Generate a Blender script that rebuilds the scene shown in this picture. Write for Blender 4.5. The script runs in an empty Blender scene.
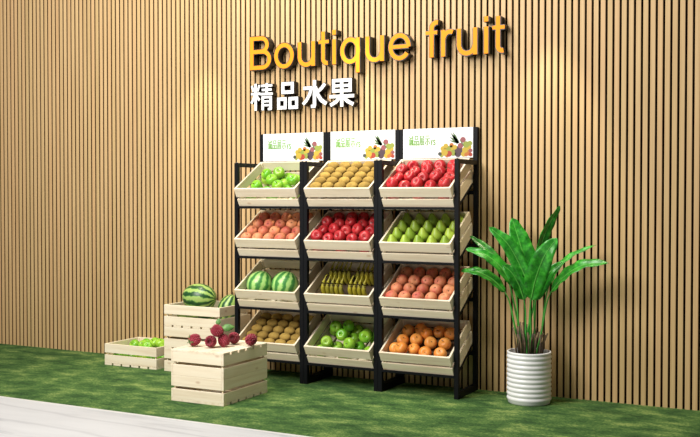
import bpy, bmesh, math, random
from mathutils import Vector, Matrix, Euler
random.seed(7)
PI = math.pi
COL = bpy.context.scene.collection
SC = bpy.context.scene

# ------------------------------------------------------------------ camera
F_PX, CX, CY, HOR = 980.0, 350.0, 218.5, 196.5
PITCH = math.atan((CY - HOR) / F_PX)
YAW = math.atan((862 - 350) / F_PX)
CAM = Vector((3.27, -6.465, 1.35))
cd = bpy.data.cameras.new('camera')
cam = bpy.data.objects.new('camera', cd)
COL.objects.link(cam)
cam.location = CAM
cam.rotation_euler = (PI / 2 - PITCH, 0, YAW)
cd.sensor_width = 36
cd.lens = F_PX / 700 * 36
cd.clip_end = 100
SC.camera = cam
_fw = Vector((-math.sin(YAW) * math.cos(PITCH), math.cos(YAW) * math.cos(PITCH), -math.sin(PITCH)))
_rt = Vector((math.cos(YAW), math.sin(YAW), 0))
_up = _rt.cross(_fw)


def at(x, y, Y):
    """the point of the place that stands at depth Y in the direction of photo pixel (x, y)"""
    d = _fw * F_PX + _rt * (x - CX) - _up * (y - CY)
    return CAM + d * ((Y - CAM.y) / d.y)


# ------------------------------------------------------------------ materials
def mat(name):
    m = bpy.data.materials.new(name)
    m.use_nodes = True
    nt = m.node_tree
    return m, nt, nt.nodes['Principled BSDF']


def N(nt, kind, **kw):
    n = nt.nodes.new(kind)
    for k, v in kw.items():
        if k in n.inputs.keys():
            n.inputs[k].default_value = v
        else:
            setattr(n, k, v)
    return n


def ramp(nt, fac, stops):
    r = nt.nodes.new('ShaderNodeValToRGB')
    el = r.color_ramp.elements
    while len(el) < len(stops):
        el.new(0.5)
    for e, (p, c) in zip(el, stops):
        e.position = p
        e.color = (*c, 1)
    nt.links.new(fac, r.inputs[0])
    return r.outputs[0]


def mix(nt, fac, a, b, blend='MIX'):
    m = nt.nodes.new('ShaderNodeMix')
    m.data_type = 'RGBA'
    m.blend_type = blend
    for sock, v in ((m.inputs[0], fac), (m.inputs[6], a), (m.inputs[7], b)):
        if isinstance(v, (int, float)):
            sock.default_value = v
        elif isinstance(v, tuple):
            sock.default_value = (*v, 1)
        else:
            nt.links.new(v, sock)
    return m.outputs[2]


def math_n(nt, op, a, b=None):
    m = nt.nodes.new('ShaderNodeMath')
    m.operation = op
    for sock, v in ((m.inputs[0], a), (m.inputs[1], b)):
        if v is None:
            continue
        if isinstance(v, (int, float)):
            sock.default_value = v
        else:
            nt.links.new(v, sock)
    return m.outputs[0]


def bump(nt, b, height, strength=0.3, dist=0.002):
    n = nt.nodes.new('ShaderNodeBump')
    n.inputs['Strength'].default_value = strength
    n.inputs['Distance'].default_value = dist
    nt.links.new(height, n.inputs['Height'])
    nt.links.new(n.outputs[0], b.inputs['Normal'])


def coords(nt, scale=(1, 1, 1), rnd=True):
    tc = nt.nodes.new('ShaderNodeTexCoord')
    src = tc.outputs['Object']
    if rnd:
        oi = nt.nodes.new('ShaderNodeObjectInfo')
        vm = nt.nodes.new('ShaderNodeVectorMath')
        vm.operation = 'ADD'
        mul = nt.nodes.new('ShaderNodeVectorMath')
        mul.operation = 'SCALE'
        cmb = nt.nodes.new('ShaderNodeCombineXYZ')
        for i in range(3):
            nt.links.new(oi.outputs['Random'], cmb.inputs[i])
        nt.links.new(cmb.outputs[0], mul.inputs[0])
        mul.inputs['Scale'].default_value = 37.0
        nt.links.new(src, vm.inputs[0])
        nt.links.new(mul.outputs[0], vm.inputs[1])
        src = vm.outputs[0]
    mp = nt.nodes.new('ShaderNodeMapping')
    mp.inputs['Scale'].default_value = scale
    nt.links.new(src, mp.inputs[0])
    return mp.outputs[0]


def noise(nt, vec, scale, detail=3, rough=0.5):
    n = N(nt, 'ShaderNodeTexNoise')
    n.inputs['Scale'].default_value = scale
    n.inputs['Detail'].default_value = detail
    n.inputs['Roughness'].default_value = rough
    nt.links.new(vec, n.inputs['Vector'])
    return n.outputs['Fac']


def plain(name, col, rough=0.5, metal=0.0, spec=0.5):
    m, nt, b = mat(name)
    b.inputs['Base Color'].default_value = (*col, 1)
    b.inputs['Roughness'].default_value = rough
    b.inputs['Metallic'].default_value = metal
    b.inputs['Specular IOR Level'].default_value = spec
    return m


def m_slat():
    m, nt, b = mat('slat_wood')
    tc = nt.nodes.new('ShaderNodeTexCoord')
    sx = nt.nodes.new('ShaderNodeSeparateXYZ')
    nt.links.new(tc.outputs['Object'], sx.inputs[0])
    idx = math_n(nt, 'FLOOR', math_n(nt, 'DIVIDE', math_n(nt, 'SUBTRACT', sx.outputs[0], 0.9636), 0.0454))
    wn = nt.nodes.new('ShaderNodeTexWhiteNoise')
    wn.noise_dimensions = '1D'
    nt.links.new(idx, wn.inputs['W'])
    v = coords(nt, (60, 60, 1.2), rnd=False)
    g = noise(nt, v, 1.0, 4)
    base = ramp(nt, g, [(0.3, (0.51, 0.33, 0.155)), (0.7, (0.62, 0.425, 0.215))])
    tint = ramp(nt, wn.outputs['Value'], [(0, (0.94, 0.96, 0.88)), (0.5, (1, 1, 0.97)), (1, (1.0, 0.95, 0.90))])
    c = mix(nt, 1.0, base, tint, 'MULTIPLY')
    nt.links.new(c, b.inputs['Base Color'])
    b.inputs['Roughness'].default_value = 0.55
    return m


def m_pine():
    m, nt, b = mat('pale_pine')
    v = coords(nt, (1.5, 28, 28))
    g = noise(nt, v, 1.0, 5, 0.6)
    base = ramp(nt, g, [(0.25, (0.70, 0.56, 0.40)), (0.5, (0.84, 0.73, 0.56)), (0.8, (0.89, 0.80, 0.65))])
    v2 = coords(nt, (5, 10, 10))
    vo = nt.nodes.new('ShaderNodeTexVoronoi')
    vo.inputs['Scale'].default_value = 1.0
    nt.links.new(v2, vo.inputs['Vector'])
    k = ramp(nt, vo.outputs['Distance'], [(0.0, (0.8, 0.8, 0.8)), (0.06, (0.5, 0.5, 0.5)), (0.13, (0, 0, 0))])
    c = mix(nt, k, base, (0.50, 0.30, 0.17))
    nt.links.new(c, b.inputs['Base Color'])
    b.inputs['Roughness'].default_value = 0.6
    b.inputs['Specular IOR Level'].default_value = 0.3
    bump(nt, b, g, 0.15, 0.001)
    return m


def m_lawn():
    m, nt, b = mat('turf')
    v = coords(nt, (1, 1, 1), rnd=False)
    st = coords(nt, (2.2, 3.4, 1), rnd=False)
    big = noise(nt, st, 1.9, 3, 0.55)
    fine = noise(nt, coords(nt, (55, 95, 1), rnd=False), 1.0, 4, 0.75)
    mid = noise(nt, coords(nt, (10, 20, 1), rnd=False), 1.0, 4, 0.7)
    f = math_n(nt, 'ADD', math_n(nt, 'MULTIPLY', big, 0.36), math_n(nt, 'ADD', math_n(nt, 'MULTIPLY', fine, 0.42), math_n(nt, 'MULTIPLY', mid, 0.22)))
    c = ramp(nt, f, [(0.40, (0.016, 0.046, 0.014)), (0.475, (0.044, 0.106, 0.029)), (0.53, (0.085, 0.168, 0.043)), (0.60, (0.25, 0.33, 0.10))])
    nt.links.new(c, b.inputs['Base Color'])
    b.inputs['Roughness'].default_value = 0.9
    b.inputs['Specular IOR Level'].default_value = 0.15
    bump(nt, b, fine, 0.6, 0.01)
    return m


def m_stone():
    m, nt, b = mat('pale_stone')
    d = noise(nt, coords(nt, (1, 1, 1), rnd=False), 1.2, 4)
    w = noise(nt, coords(nt, (0.55, 3.2, 1), rnd=False), 1.6, 6, 0.6)
    c = ramp(nt, w, [(0.36, (0.38, 0.39, 0.41)), (0.46, (0.50, 0.51, 0.525)), (0.6, (0.54, 0.55, 0.565))])
    ln = N(nt, 'ShaderNodeTexWave')
    ln.wave_type = 'BANDS'
    ln.bands_direction = 'Y'
    ln.inputs['Scale'].default_value = 1.1
    ln.inputs['Distortion'].default_value = 7.0
    ln.inputs['Detail'].default_value = 4
    nt.links.new(coords(nt, (0.30, 1, 1), rnd=False), ln.inputs['Vector'])
    k = ramp(nt, ln.outputs['Fac'], [(0.0, (0.86, 0.86, 0.87)), (0.06, (1, 1, 1))])
    c = mix(nt, 1.0, c, k, 'MULTIPLY')
    nt.links.new(c, b.inputs['Base Color'])
    b.inputs['Roughness'].default_value = 0.55
    b.inputs['Specular IOR Level'].default_value = 0.3
    return m


def m_fruit(name, a, bcol, cpatch=None, scale=9, rough=0.35, lo=0.4, hi=0.62, bmp=0.0, spec=0.5, axis=None):
    m, nt, b = mat(name)
    v = coords(nt)
    n = noise(nt, v, scale, 3, 0.55)
    c = ramp(nt, n, [(lo, a), (hi, bcol)])
    if cpatch:
        n2 = noise(nt, v, scale * 5, 4, 0.7)
        c = mix(nt, ramp(nt, n2, [(0.55, (0, 0, 0)), (0.72, (0.7, 0.7, 0.7))]), c, cpatch)
    oi = nt.nodes.new('ShaderNodeObjectInfo')
    hsv = nt.nodes.new('ShaderNodeHueSaturation')
    mr = nt.nodes.new('ShaderNodeMapRange')
    mr.inputs['To Min'].default_value = 0.86
    mr.inputs['To Max'].default_value = 1.12
    nt.links.new(oi.outputs['Random'], mr.inputs['Value'])
    nt.links.new(mr.outputs[0], hsv.inputs['Value'])
    nt.links.new(c, hsv.inputs['Color'])
    nt.links.new(hsv.outputs[0], b.inputs['Base Color'])
    b.inputs['Roughness'].default_value = rough
    b.inputs['Specular IOR Level'].default_value = spec
    if bmp:
        bump(nt, b, noise(nt, v, scale * 14, 4, 0.7), bmp, 0.002)
    return m


def m_melon():
    m, nt, b = mat('watermelon_rind')
    tc = nt.nodes.new('ShaderNodeTexCoord')
    s = nt.nodes.new('ShaderNodeSeparateXYZ')
    nt.links.new(tc.outputs['Object'], s.inputs[0])
    ang = math_n(nt, 'ARCTAN2', s.outputs[1], s.outputs[2])
    nv = noise(nt, coords(nt, (1, 1, 1)), 16, 4, 0.65)
    nl = noise(nt, coords(nt, (1, 1, 1)), 60, 3, 0.65)
    w = math_n(nt, 'SINE', math_n(nt, 'ADD', math_n(nt, 'MULTIPLY', ang, 10.0), math_n(nt, 'MULTIPLY', nv, 6.0)))
    f = math_n(nt, 'ADD', math_n(nt, 'MULTIPLY', w, 0.5), math_n(nt, 'MULTIPLY', nl, 0.9))
    c = ramp(nt, f, [(0.18, (0.34, 0.50, 0.13)), (0.36, (0.20, 0.40, 0.09)), (0.56, (0.035, 0.13, 0.03)), (0.85, (0.015, 0.07, 0.02))])
    nt.links.new(c, b.inputs['Base Color'])
    b.inputs['Roughness'].default_value = 0.35
    return m


def m_melon_pale():
    m = m_melon()
    m.name = 'pale_watermelon_rind'
    for n in m.node_tree.nodes:
        if n.type == 'VALTORGB':
            cols = [(0.40, 0.66, 0.20), (0.26, 0.56, 0.13), (0.09, 0.32, 0.06), (0.05, 0.22, 0.05)]
            for e, c in zip(n.color_ramp.elements, cols):
                e.color = (*c, 1)
    return m


def m_leaf():
    m, nt, b = mat('plant_leaf')
    v = coords(nt, (1, 1, 1))
    n = noise(nt, v, 24, 5, 0.65)
    c = ramp(nt, n, [(0.32, (0.008, 0.11, 0.008)), (0.52, (0.022, 0.26, 0.015)), (0.68, (0.07, 0.46, 0.04))])
    nt.links.new(c, b.inputs['Base Color'])
    b.inputs['Roughness'].default_value = 0.32
    b.inputs['Specular IOR Level'].default_value = 0.5
    return m


M = {
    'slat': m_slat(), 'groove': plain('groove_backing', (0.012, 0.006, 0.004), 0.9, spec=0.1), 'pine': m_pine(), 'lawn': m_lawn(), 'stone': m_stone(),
    'slatside': plain('slat_side_brown', (0.13, 0.065, 0.022), 0.7, spec=0.2),  # side faces of the slats, a darker brown than their fronts
    'kerb': plain('kerb_white', (0.62, 0.62, 0.60), 0.5),
    'black': plain('black_metal', (0.004, 0.0045, 0.006), 0.5, spec=0.15),
    'bolt': plain('bolt_steel', (0.3, 0.3, 0.3), 0.3, 1.0),
    'yellow': plain('sign_yellow', (0.92, 0.295, 0.014), 0.6, spec=0.15),
    'signblack': plain('sign_black', (0.008, 0.007, 0.008), 0.4),
    'white': plain('sign_white', (0.88, 0.88, 0.88), 0.5),
    'board': plain('header_white', (0.88, 0.90, 0.91), 0.5),
    'pgreen': plain('print_green', (0.13, 0.33, 0.035), 0.6),
    'pgrey': plain('print_grey', (0.35, 0.38, 0.34), 0.6),
    'p0': plain('print_yellow', (0.50, 0.36, 0.035), 0.6), 'p1': plain('print_lime', (0.27, 0.32, 0.05), 0.6),
    'p2': plain('print_red', (0.38, 0.045, 0.02), 0.6), 'p3': plain('print_orange', (0.48, 0.16, 0.03), 0.6),
    'p4': plain('print_purple', (0.07, 0.04, 0.055), 0.6), 'p5': plain('print_leaf', (0.08, 0.15, 0.05), 0.6),
    'p6': plain('print_pink', (0.28, 0.08, 0.09), 0.6), 'p7': plain('print_dark', (0.06, 0.07, 0.06), 0.6),
    'pot': plain('white_ceramic', (0.80, 0.80, 0.81), 0.35), 'soil': plain('soil', (0.03, 0.02, 0.015), 0.95),
    'leaf': m_leaf(), 'midrib': plain('leaf_midrib', (0.11, 0.42, 0.06), 0.4), 'petiole': plain('petiole_green', (0.04, 0.28, 0.03), 0.4),
    'stub': m_fruit('dry_stem', (0.16, 0.11, 0.055), (0.06, 0.04, 0.03), scale=30, rough=0.8),
    'gapple': m_fruit('green_apple_skin', (0.13, 0.42, 0.02), (0.33, 0.58, 0.05), scale=8, rough=0.25),
    'rapple': m_fruit('red_apple_skin', (0.42, 0.010, 0.018), (0.56, 0.035, 0.04), (0.68, 0.17, 0.14), scale=7, rough=0.36),
    'orange': m_fruit('orange_skin', (0.84, 0.27, 0.04), (0.90, 0.40, 0.09), (0.72, 0.15, 0.03), scale=8, rough=0.38),
    'peach': m_fruit('peach_skin', (0.72, 0.29, 0.13), (0.52, 0.09, 0.06), (0.80, 0.38, 0.20), scale=10, rough=0.6, lo=0.42, hi=0.66),
    'kiwi': m_fruit('kiwi_skin', (0.30, 0.19, 0.045), (0.42, 0.28, 0.07), (0.24, 0.14, 0.035), scale=18, rough=0.85, bmp=0.5, spec=0.2),
    'pear': m_fruit('pear_skin', (0.27, 0.43, 0.035), (0.40, 0.53, 0.06), (0.24, 0.33, 0.04), scale=10, rough=0.4),
    'banana': m_fruit('banana_skin', (0.42, 0.36, 0.02), (0.30, 0.28, 0.03), (0.14, 0.10, 0.02), scale=12, rough=0.5),
    'melon': m_melon(), 'melonp': m_melon_pale(),
    'rasp': m_fruit('raspberry_flesh', (0.24, 0.012, 0.03), (0.38, 0.042, 0.075), scale=20, rough=0.35),
    'rcore': plain('raspberry_hollow', (0.14, 0.008, 0.015), 0.6),
    'stem': plain('fruit_stem', (0.05, 0.03, 0.012), 0.8), 'calyx': plain('green_calyx', (0.10, 0.20, 0.05), 0.6),
    'rleaf': m_fruit('raspberry_leaf', (0.06, 0.17, 0.035), (0.12, 0.26, 0.06), scale=30, rough=0.5),
    'liner': plain('tray_board', (0.11, 0.075, 0.045), 0.8),
}


# ------------------------------------------------------------------ mesh helpers
def link(name, bm, mats, parent=None, smooth=False):
    me = bpy.data.meshes.new(name)
    bm.normal_update()
    bm.to_mesh(me)
    bm.free()
    for m in (mats if isinstance(mats, (list, tuple)) else [mats]):
        me.materials.append(m)
    if smooth:
        for p in me.polygons:
            p.use_smooth = True
    o = bpy.data.objects.new(name, me)
    COL.objects.link(o)
    o.parent = parent
    return o


def tag(o, label=None, cat=None, group=None, kind=None):
    if label: o['label'] = label
    if cat: o['category'] = cat
    if group: o['group'] = group
    if kind: o['kind'] = kind
    return o


def empty(name, loc=(0, 0, 0), rot=(0, 0, 0)):
    o = bpy.data.objects.new(name, None)
    o.empty_display_size = 0.05
    COL.objects.link(o)
    o.location = loc
    o.rotation_euler = rot
    return o


def copy_tree(o, parent=None):
    c = o.copy()
    COL.objects.link(c)
    c.parent = parent
    for ch in list(o.children):
        copy_tree(ch, c)
    return c


def box(bm, x0, x1, y0, y1, z0, z1, bev=0.0, mi=0, mtx=None):
    r = bmesh.ops.create_cube(bm, size=1)
    vs = r['verts']
    for v in vs:
        v.co = Vector(((x0 + x1) / 2 + v.co.x * (x1 - x0), (y0 + y1) / 2 + v.co.y * (y1 - y0), (z0 + z1) / 2 + v.co.z * (z1 - z0)))
    fs = set(f for v in vs for f in v.link_faces)
    if mi:
        for f in fs: f.material_index = mi
    if bev:
        es = list(set(e for v in vs for e in v.link_edges))
        rr = bmesh.ops.bevel(bm, geom=es, offset=bev, segments=1, affect='EDGES', material=-1)
        vs = list(set(v for f in rr['faces'] for v in f.verts))
    if mtx is not None:
        bmesh.ops.transform(bm, matrix=mtx, verts=vs)


def lathe(bm, prof, seg=24, mtx=None, mi=0, cap=True):
    """prof: list of (r, z) bottom to top, r = 0 at the ends closes the surface"""
    rings = []
    for r, z in prof:
        if r < 1e-6:
            rings.append([bm.verts.new((0, 0, z))])
        else:
            rings.append([bm.verts.new((r * math.cos(2 * PI * i / seg), r * math.sin(2 * PI * i / seg), z)) for i in range(seg)])
    fs = []
    for a, b in zip(rings, rings[1:]):
        for i in range(seg):
            j = (i + 1) % seg
            if len(a) == 1 and len(b) == 1: continue
            if len(a) == 1: fs.append(bm.faces.new((a[0], b[j], b[i])))
            elif len(b) == 1: fs.append(bm.faces.new((a[i], a[j], b[0])))
            else: fs.append(bm.faces.new((a[i], a[j], b[j], b[i])))
    for f in fs:
        f.material_index = mi
        f.smooth = True
    vs = [v for r in rings for v in r]
    if mtx is not None:
        bmesh.ops.transform(bm, matrix=mtx, verts=vs)
    return vs


def tube(bm, pts, rad, seg=8, mi=0):
    """pts: list of Vectors, rad: radius or list"""
    n = len(pts)
    rads = rad if isinstance(rad, (list, tuple)) else [rad] * n
    rings = []
    ref = Vector((0.13, 0.31, 0.94)).normalized()
    for i, p in enumerate(pts):
        t = (pts[min(i + 1, n - 1)] - pts[max(i - 1, 0)]).normalized()
        a = t.cross(ref)
        if a.length < 0.1: a = t.cross(Vector((1, 0, 0)))
        a.normalize()
        b = t.cross(a)
        rings.append([bm.verts.new(p + (a * math.cos(2 * PI * k / seg) + b * math.sin(2 * PI * k / seg)) * rads[i]) for k in range(seg)])
    for r0, r1 in zip(rings, rings[1:]):
        for k in range(seg):
            f = bm.faces.new((r0[k], r0[(k + 1) % seg], r1[(k + 1) % seg], r1[k]))
            f.smooth = True
            f.material_index = mi
    for r in (rings[0], rings[-1]):
        f = bm.faces.new(r)
        f.material_index = mi
    bmesh.ops.recalc_face_normals(bm, faces=bm.faces[:])


def bez(pts, n=14):
    """Catmull-Rom through points"""
    P = [pts[0] + (pts[0] - pts[1])] + list(pts) + [pts[-1] + (pts[-1] - pts[-2])]
    out = []
    segs = len(pts) - 1
    for s in range(segs):
        p0, p1, p2, p3 = P[s:s + 4]
        m = max(2, n // segs)
        for k in range(m):
            t = k / m
            out.append(0.5 * ((2 * p1) + (p2 - p0) * t + (2 * p0 - 5 * p1 + 4 * p2 - p3) * t * t + (3 * p1 - p0 - 3 * p2 + p3) * t ** 3))
    out.append(pts[-1].copy())
    return out


ORD = ['first', 'second', 'third', 'fourth', 'fifth', 'sixth']

# ------------------------------------------------------------------ setting
# slatted back wall
PITCHX, GAP, DEPTH = 0.0454, 0.0130, 0.020
bm = bmesh.new()
k0, k1 = -140, 75
ztop = 3.6
for k in range(k0, k1):
    x0 = 0.9636 + PITCHX * k + GAP / 2
    x1 = x0 + PITCHX - GAP
    c = 0.0025
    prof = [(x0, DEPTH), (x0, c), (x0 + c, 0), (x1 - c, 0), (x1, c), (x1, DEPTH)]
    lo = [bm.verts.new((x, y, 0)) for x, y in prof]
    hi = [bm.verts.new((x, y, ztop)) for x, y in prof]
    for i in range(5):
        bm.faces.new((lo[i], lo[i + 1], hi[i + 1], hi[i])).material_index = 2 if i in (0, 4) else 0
    bm.faces.new(hi)
    bm.faces.new(lo[::-1])
nf = len(bm.faces)
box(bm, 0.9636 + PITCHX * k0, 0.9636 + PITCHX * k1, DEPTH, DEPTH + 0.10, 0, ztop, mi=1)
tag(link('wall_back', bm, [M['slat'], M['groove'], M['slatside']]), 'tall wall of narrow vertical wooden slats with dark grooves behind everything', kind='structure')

XL, XR = 0.9636 + PITCHX * k0, 0.9636 + PITCHX * k1
EDGE = -1.715
bm = bmesh.new()
box(bm, XL, XR, EDGE, DEPTH + 0.10, -0.05, 0.0)
tag(link('lawn', bm, M['lawn']), 'strip of short green artificial turf along the slatted wall', kind='structure')
bm = bmesh.new()
box(bm, XL, XR, -9.5, EDGE - 0.022, -0.05, 0.0)
tag(link('floor', bm, M['stone']), 'pale grey veined stone path in front of the turf', kind='structure')
bm = bmesh.new()
box(bm, XL, XR, EDGE - 0.022, EDGE, -0.05, 0.002)
tag(link('trim_1', bm, M['kerb']), 'thin white edging between turf and stone path', kind='structure')

# ------------------------------------------------------------------ crate
CW, CD, CH = 0.522, 0.42, 0.171
TH = 0.014


def make_crate():
    root = empty('wooden_crate')
    w, d = CW / 2, CD / 2
    bm = bmesh.new()
    bw, n = 0.060, 7
    n = 6
    gap = 0.018
    bw = (CW - gap * (n - 1)) / n
    for i in range(n):
        x = -w + i * (bw + gap)
        box(bm, x, x + bw, -d, d, 0, 0.016, 0.0012)
    link('bottom', bm, M['pine'], root)
    zs = ((0.0165, 0.082), (0.0995, CH))
    for nm, y0, y1 in (('front_side', -d, -d + TH), ('back_side', d - TH, d)):
        bm = bmesh.new()
        for z0, z1 in zs: box(bm, -w, w, y0, y1, z0, z1, 0.0015)
        link(nm, bm, M['pine'], root)
    for nm, x0, x1 in (('left_side', -w, -w + TH), ('right_side', w - TH, w)):
        # built along x then turned so the grain follows the board
        bm = bmesh.new()
        L = d - TH - 0.0005
        for z0, z1 in zs: box(bm, -L, L, -TH / 2, TH / 2, z0, z1, 0.0015)
        o = link(nm, bm, M['pine'], root)
        o.rotation_euler.z = PI / 2
        o.location = ((x0 + x1) / 2, 0, 0)
    for sx in (-1, 1):
        for sy in (-1, 1):
            bm = bmesh.new()
            cx_, cy_ = sx * (w - TH - 0.0065), sy * (d - TH - 0.0065)
            box(bm, cx_ - 0.006, cx_ + 0.006, cy_ - 0.006, cy_ + 0.006, 0.0165, CH - 0.006, 0.001)
            link('corner_post', bm, M['pine'], root)
    return root


crate0 = make_crate()
crate_used = False


def place_crate(mtx, label, group):
    global crate_used
    o = crate0 if not crate_used else copy_tree(crate0)
    crate_used = True
    o.matrix_world = mtx
    loc, rot, _ = mtx.decompose()
    o.location = loc
    o.rotation_euler = rot.to_euler()
    tag(o, label, 'crate', group)
    return o


# ------------------------------------------------------------------ racks
XU, PU = -0.878, 0.595
ROWZ = [1.406, 1.036, 0.659, 0.283]
FY = -0.450
PW = 0.031
T30 = PI / 6
FRUITS = [['green apples', 'kiwis', 'red apples'],
          ['peaches', 'red apples', 'green pears'],
          ['watermelons', 'bananas', 'peaches'],
          ['kiwis', 'green apples', 'oranges']]
ROWN = ['top', 'second', 'third', 'bottom']
COLN = ['left', 'middle', 'right']


def crate_matrix(col, row):
    F = Vector((XU + PU * col + 0.036, FY, ROWZ[row]))
    R = Matrix.Rotation(T30, 4, 'X')
    off = Vector((-CW / 2, -CD / 2, CH))
    return Matrix.Translation(F) @ R @ Matrix.Translation(-off)


def strokes_mesh(bm, strokes, s, dz0, dz1, shrink=0.0, org=(0, 0)):
    """strokes: (points, width); ribbons in x (right) / z (up), front at y = dz0, back at y = dz1"""
    for si, (pts, w, closed) in enumerate(strokes):
        n = len(pts)
        y0_, y1_ = dz0 - si * 0.00012, dz1 + si * 0.00002 - 0.0002
        L, Rr = [], []
        for i, (x, y) in enumerate(pts):
            if closed:
                a, b = pts[(i - 1) % n], pts[(i + 1) % n]
            else:
                a, b = pts[max(i - 1, 0)], pts[min(i + 1, n - 1)]
            dx, dy = b[0] - a[0], b[1] - a[1]
            l = math.hypot(dx, dy)
            nx, ny = -dy / l, dx / l
            # sharp-corner compensation
            if not closed and 0 < i < n - 1:
                e1 = (pts[i][0] - a[0], pts[i][1] - a[1]); l1 = math.hypot(*e1)
                cosv = abs((e1[0] * dx + e1[1] * dy) / (l1 * l))
                k = 1 / max(cosv, 0.6)
            else:
                k = 1
            h = (w / 2 - shrink) * k
            ex, ey = 0, 0
            if not closed and i in (0, n - 1) and shrink:
                sg = 1 if i == 0 else -1
                ex, ey = dx / l * shrink * sg, dy / l * shrink * sg
            L.append(((x + nx * h + ex) * s + org[0], (y + ny * h + ey) * s + org[1]))
            Rr.append(((x - nx * h + ex) * s + org[0], (y - ny * h + ey) * s + org[1]))
        vf = [(bm.verts.new((a[0], y0_, a[1])), bm.verts.new((b[0], y0_, b[1])), bm.verts.new((a[0], y1_, a[1])), bm.verts.new((b[0], y1_, b[1]))) for a, b in zip(L, Rr)]
        m = n if closed else n - 1
        for i in range(m):
            a, b = vf[i], vf[(i + 1) % n]
            bm.faces.new((a[0], a[1], b[1], b[0]))
            bm.faces.new((a[2], b[2], b[3], a[3]))
            bm.faces.new((a[0], b[0], b[2], a[2]))
            bm.faces.new((a[1], a[3], b[3], b[1]))
        if not closed:
            for v in (vf[0], vf[-1]):
                bm.faces.new((v[0], v[2], v[3], v[1]))
    bmesh.ops.recalc_face_normals(bm, faces=bm.faces[:])


def glyph(bm, ch, x0, z0, w, h, yfront, yback, bold=0.0, inset=0.0):
    """character outline fitted into the rectangle x0..x0+w, z0..z0+h of the wall plane and given thickness"""
    c = bpy.data.curves.new('glyph', 'FONT')
    c.body = ch
    c.offset = bold - inset
    c.extrude = 0.5
    c.fill_mode = 'BOTH'
    o = bpy.data.objects.new('glyph', c)
    COL.objects.link(o)
    dg = bpy.context.evaluated_depsgraph_get()
    dg.update()
    me = bpy.data.meshes.new_from_object(o.evaluated_get(dg))
    bpy.data.objects.remove(o)
    bpy.data.curves.remove(c)
    b2 = bmesh.new()
    b2.from_mesh(me)
    bpy.data.meshes.remove(me)
    xs = [v.co.x for v in b2.verts]; ys = [v.co.y for v in b2.verts]
    xa, xb, ya, yb = min(xs), max(xs), min(ys), max(ys)
    sx, sy = w / (xb - xa), h / (yb - ya)
    vm = {}
    for v in b2.verts:
        z = yfront if v.co.z > 0 else yback
        vm[v] = bm.verts.new((x0 + (v.co.x - xa) * sx, z, z0 + (v.co.y - ya) * sy))
    for f in b2.faces:
        try: bm.faces.new([vm[v] for v in f.verts])
        except ValueError: pass
    b2.free()


def disc(bm, cx_, cz_, rx, rz, y, mi, rot=0.0, th=0.0006, n=14):
    ring = []
    for i in range(n):
        a = 2 * PI * i / n
        x, z = rx * math.cos(a), rz * math.sin(a)
        ring.append((cx_ + x * math.cos(rot) - z * math.sin(rot), cz_ + x * math.sin(rot) + z * math.cos(rot)))
    fr = [bm.verts.new((x, y, z)) for x, z in ring]
    bk = [bm.verts.new((x, y + th, z)) for x, z in ring]
    f = bm.faces.new(fr); f.material_index = mi
    for i in range(n):
        g = bm.faces.new((fr[i], bk[i], bk[(i + 1) % n], fr[(i + 1) % n])); g.material_index = mi


def poly(bm, pts, y, mi, th=0.0006):
    fr = [bm.verts.new((x, y, z)) for x, z in pts]
    bk = [bm.verts.new((x, y + th, z)) for x, z in pts]
    f = bm.faces.new(fr); f.material_index = mi
    n = len(pts)
    for i in range(n):
        g = bm.faces.new((fr[i], bk[i], bk[(i + 1) % n], fr[(i + 1) % n])); g.material_index = mi


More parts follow.
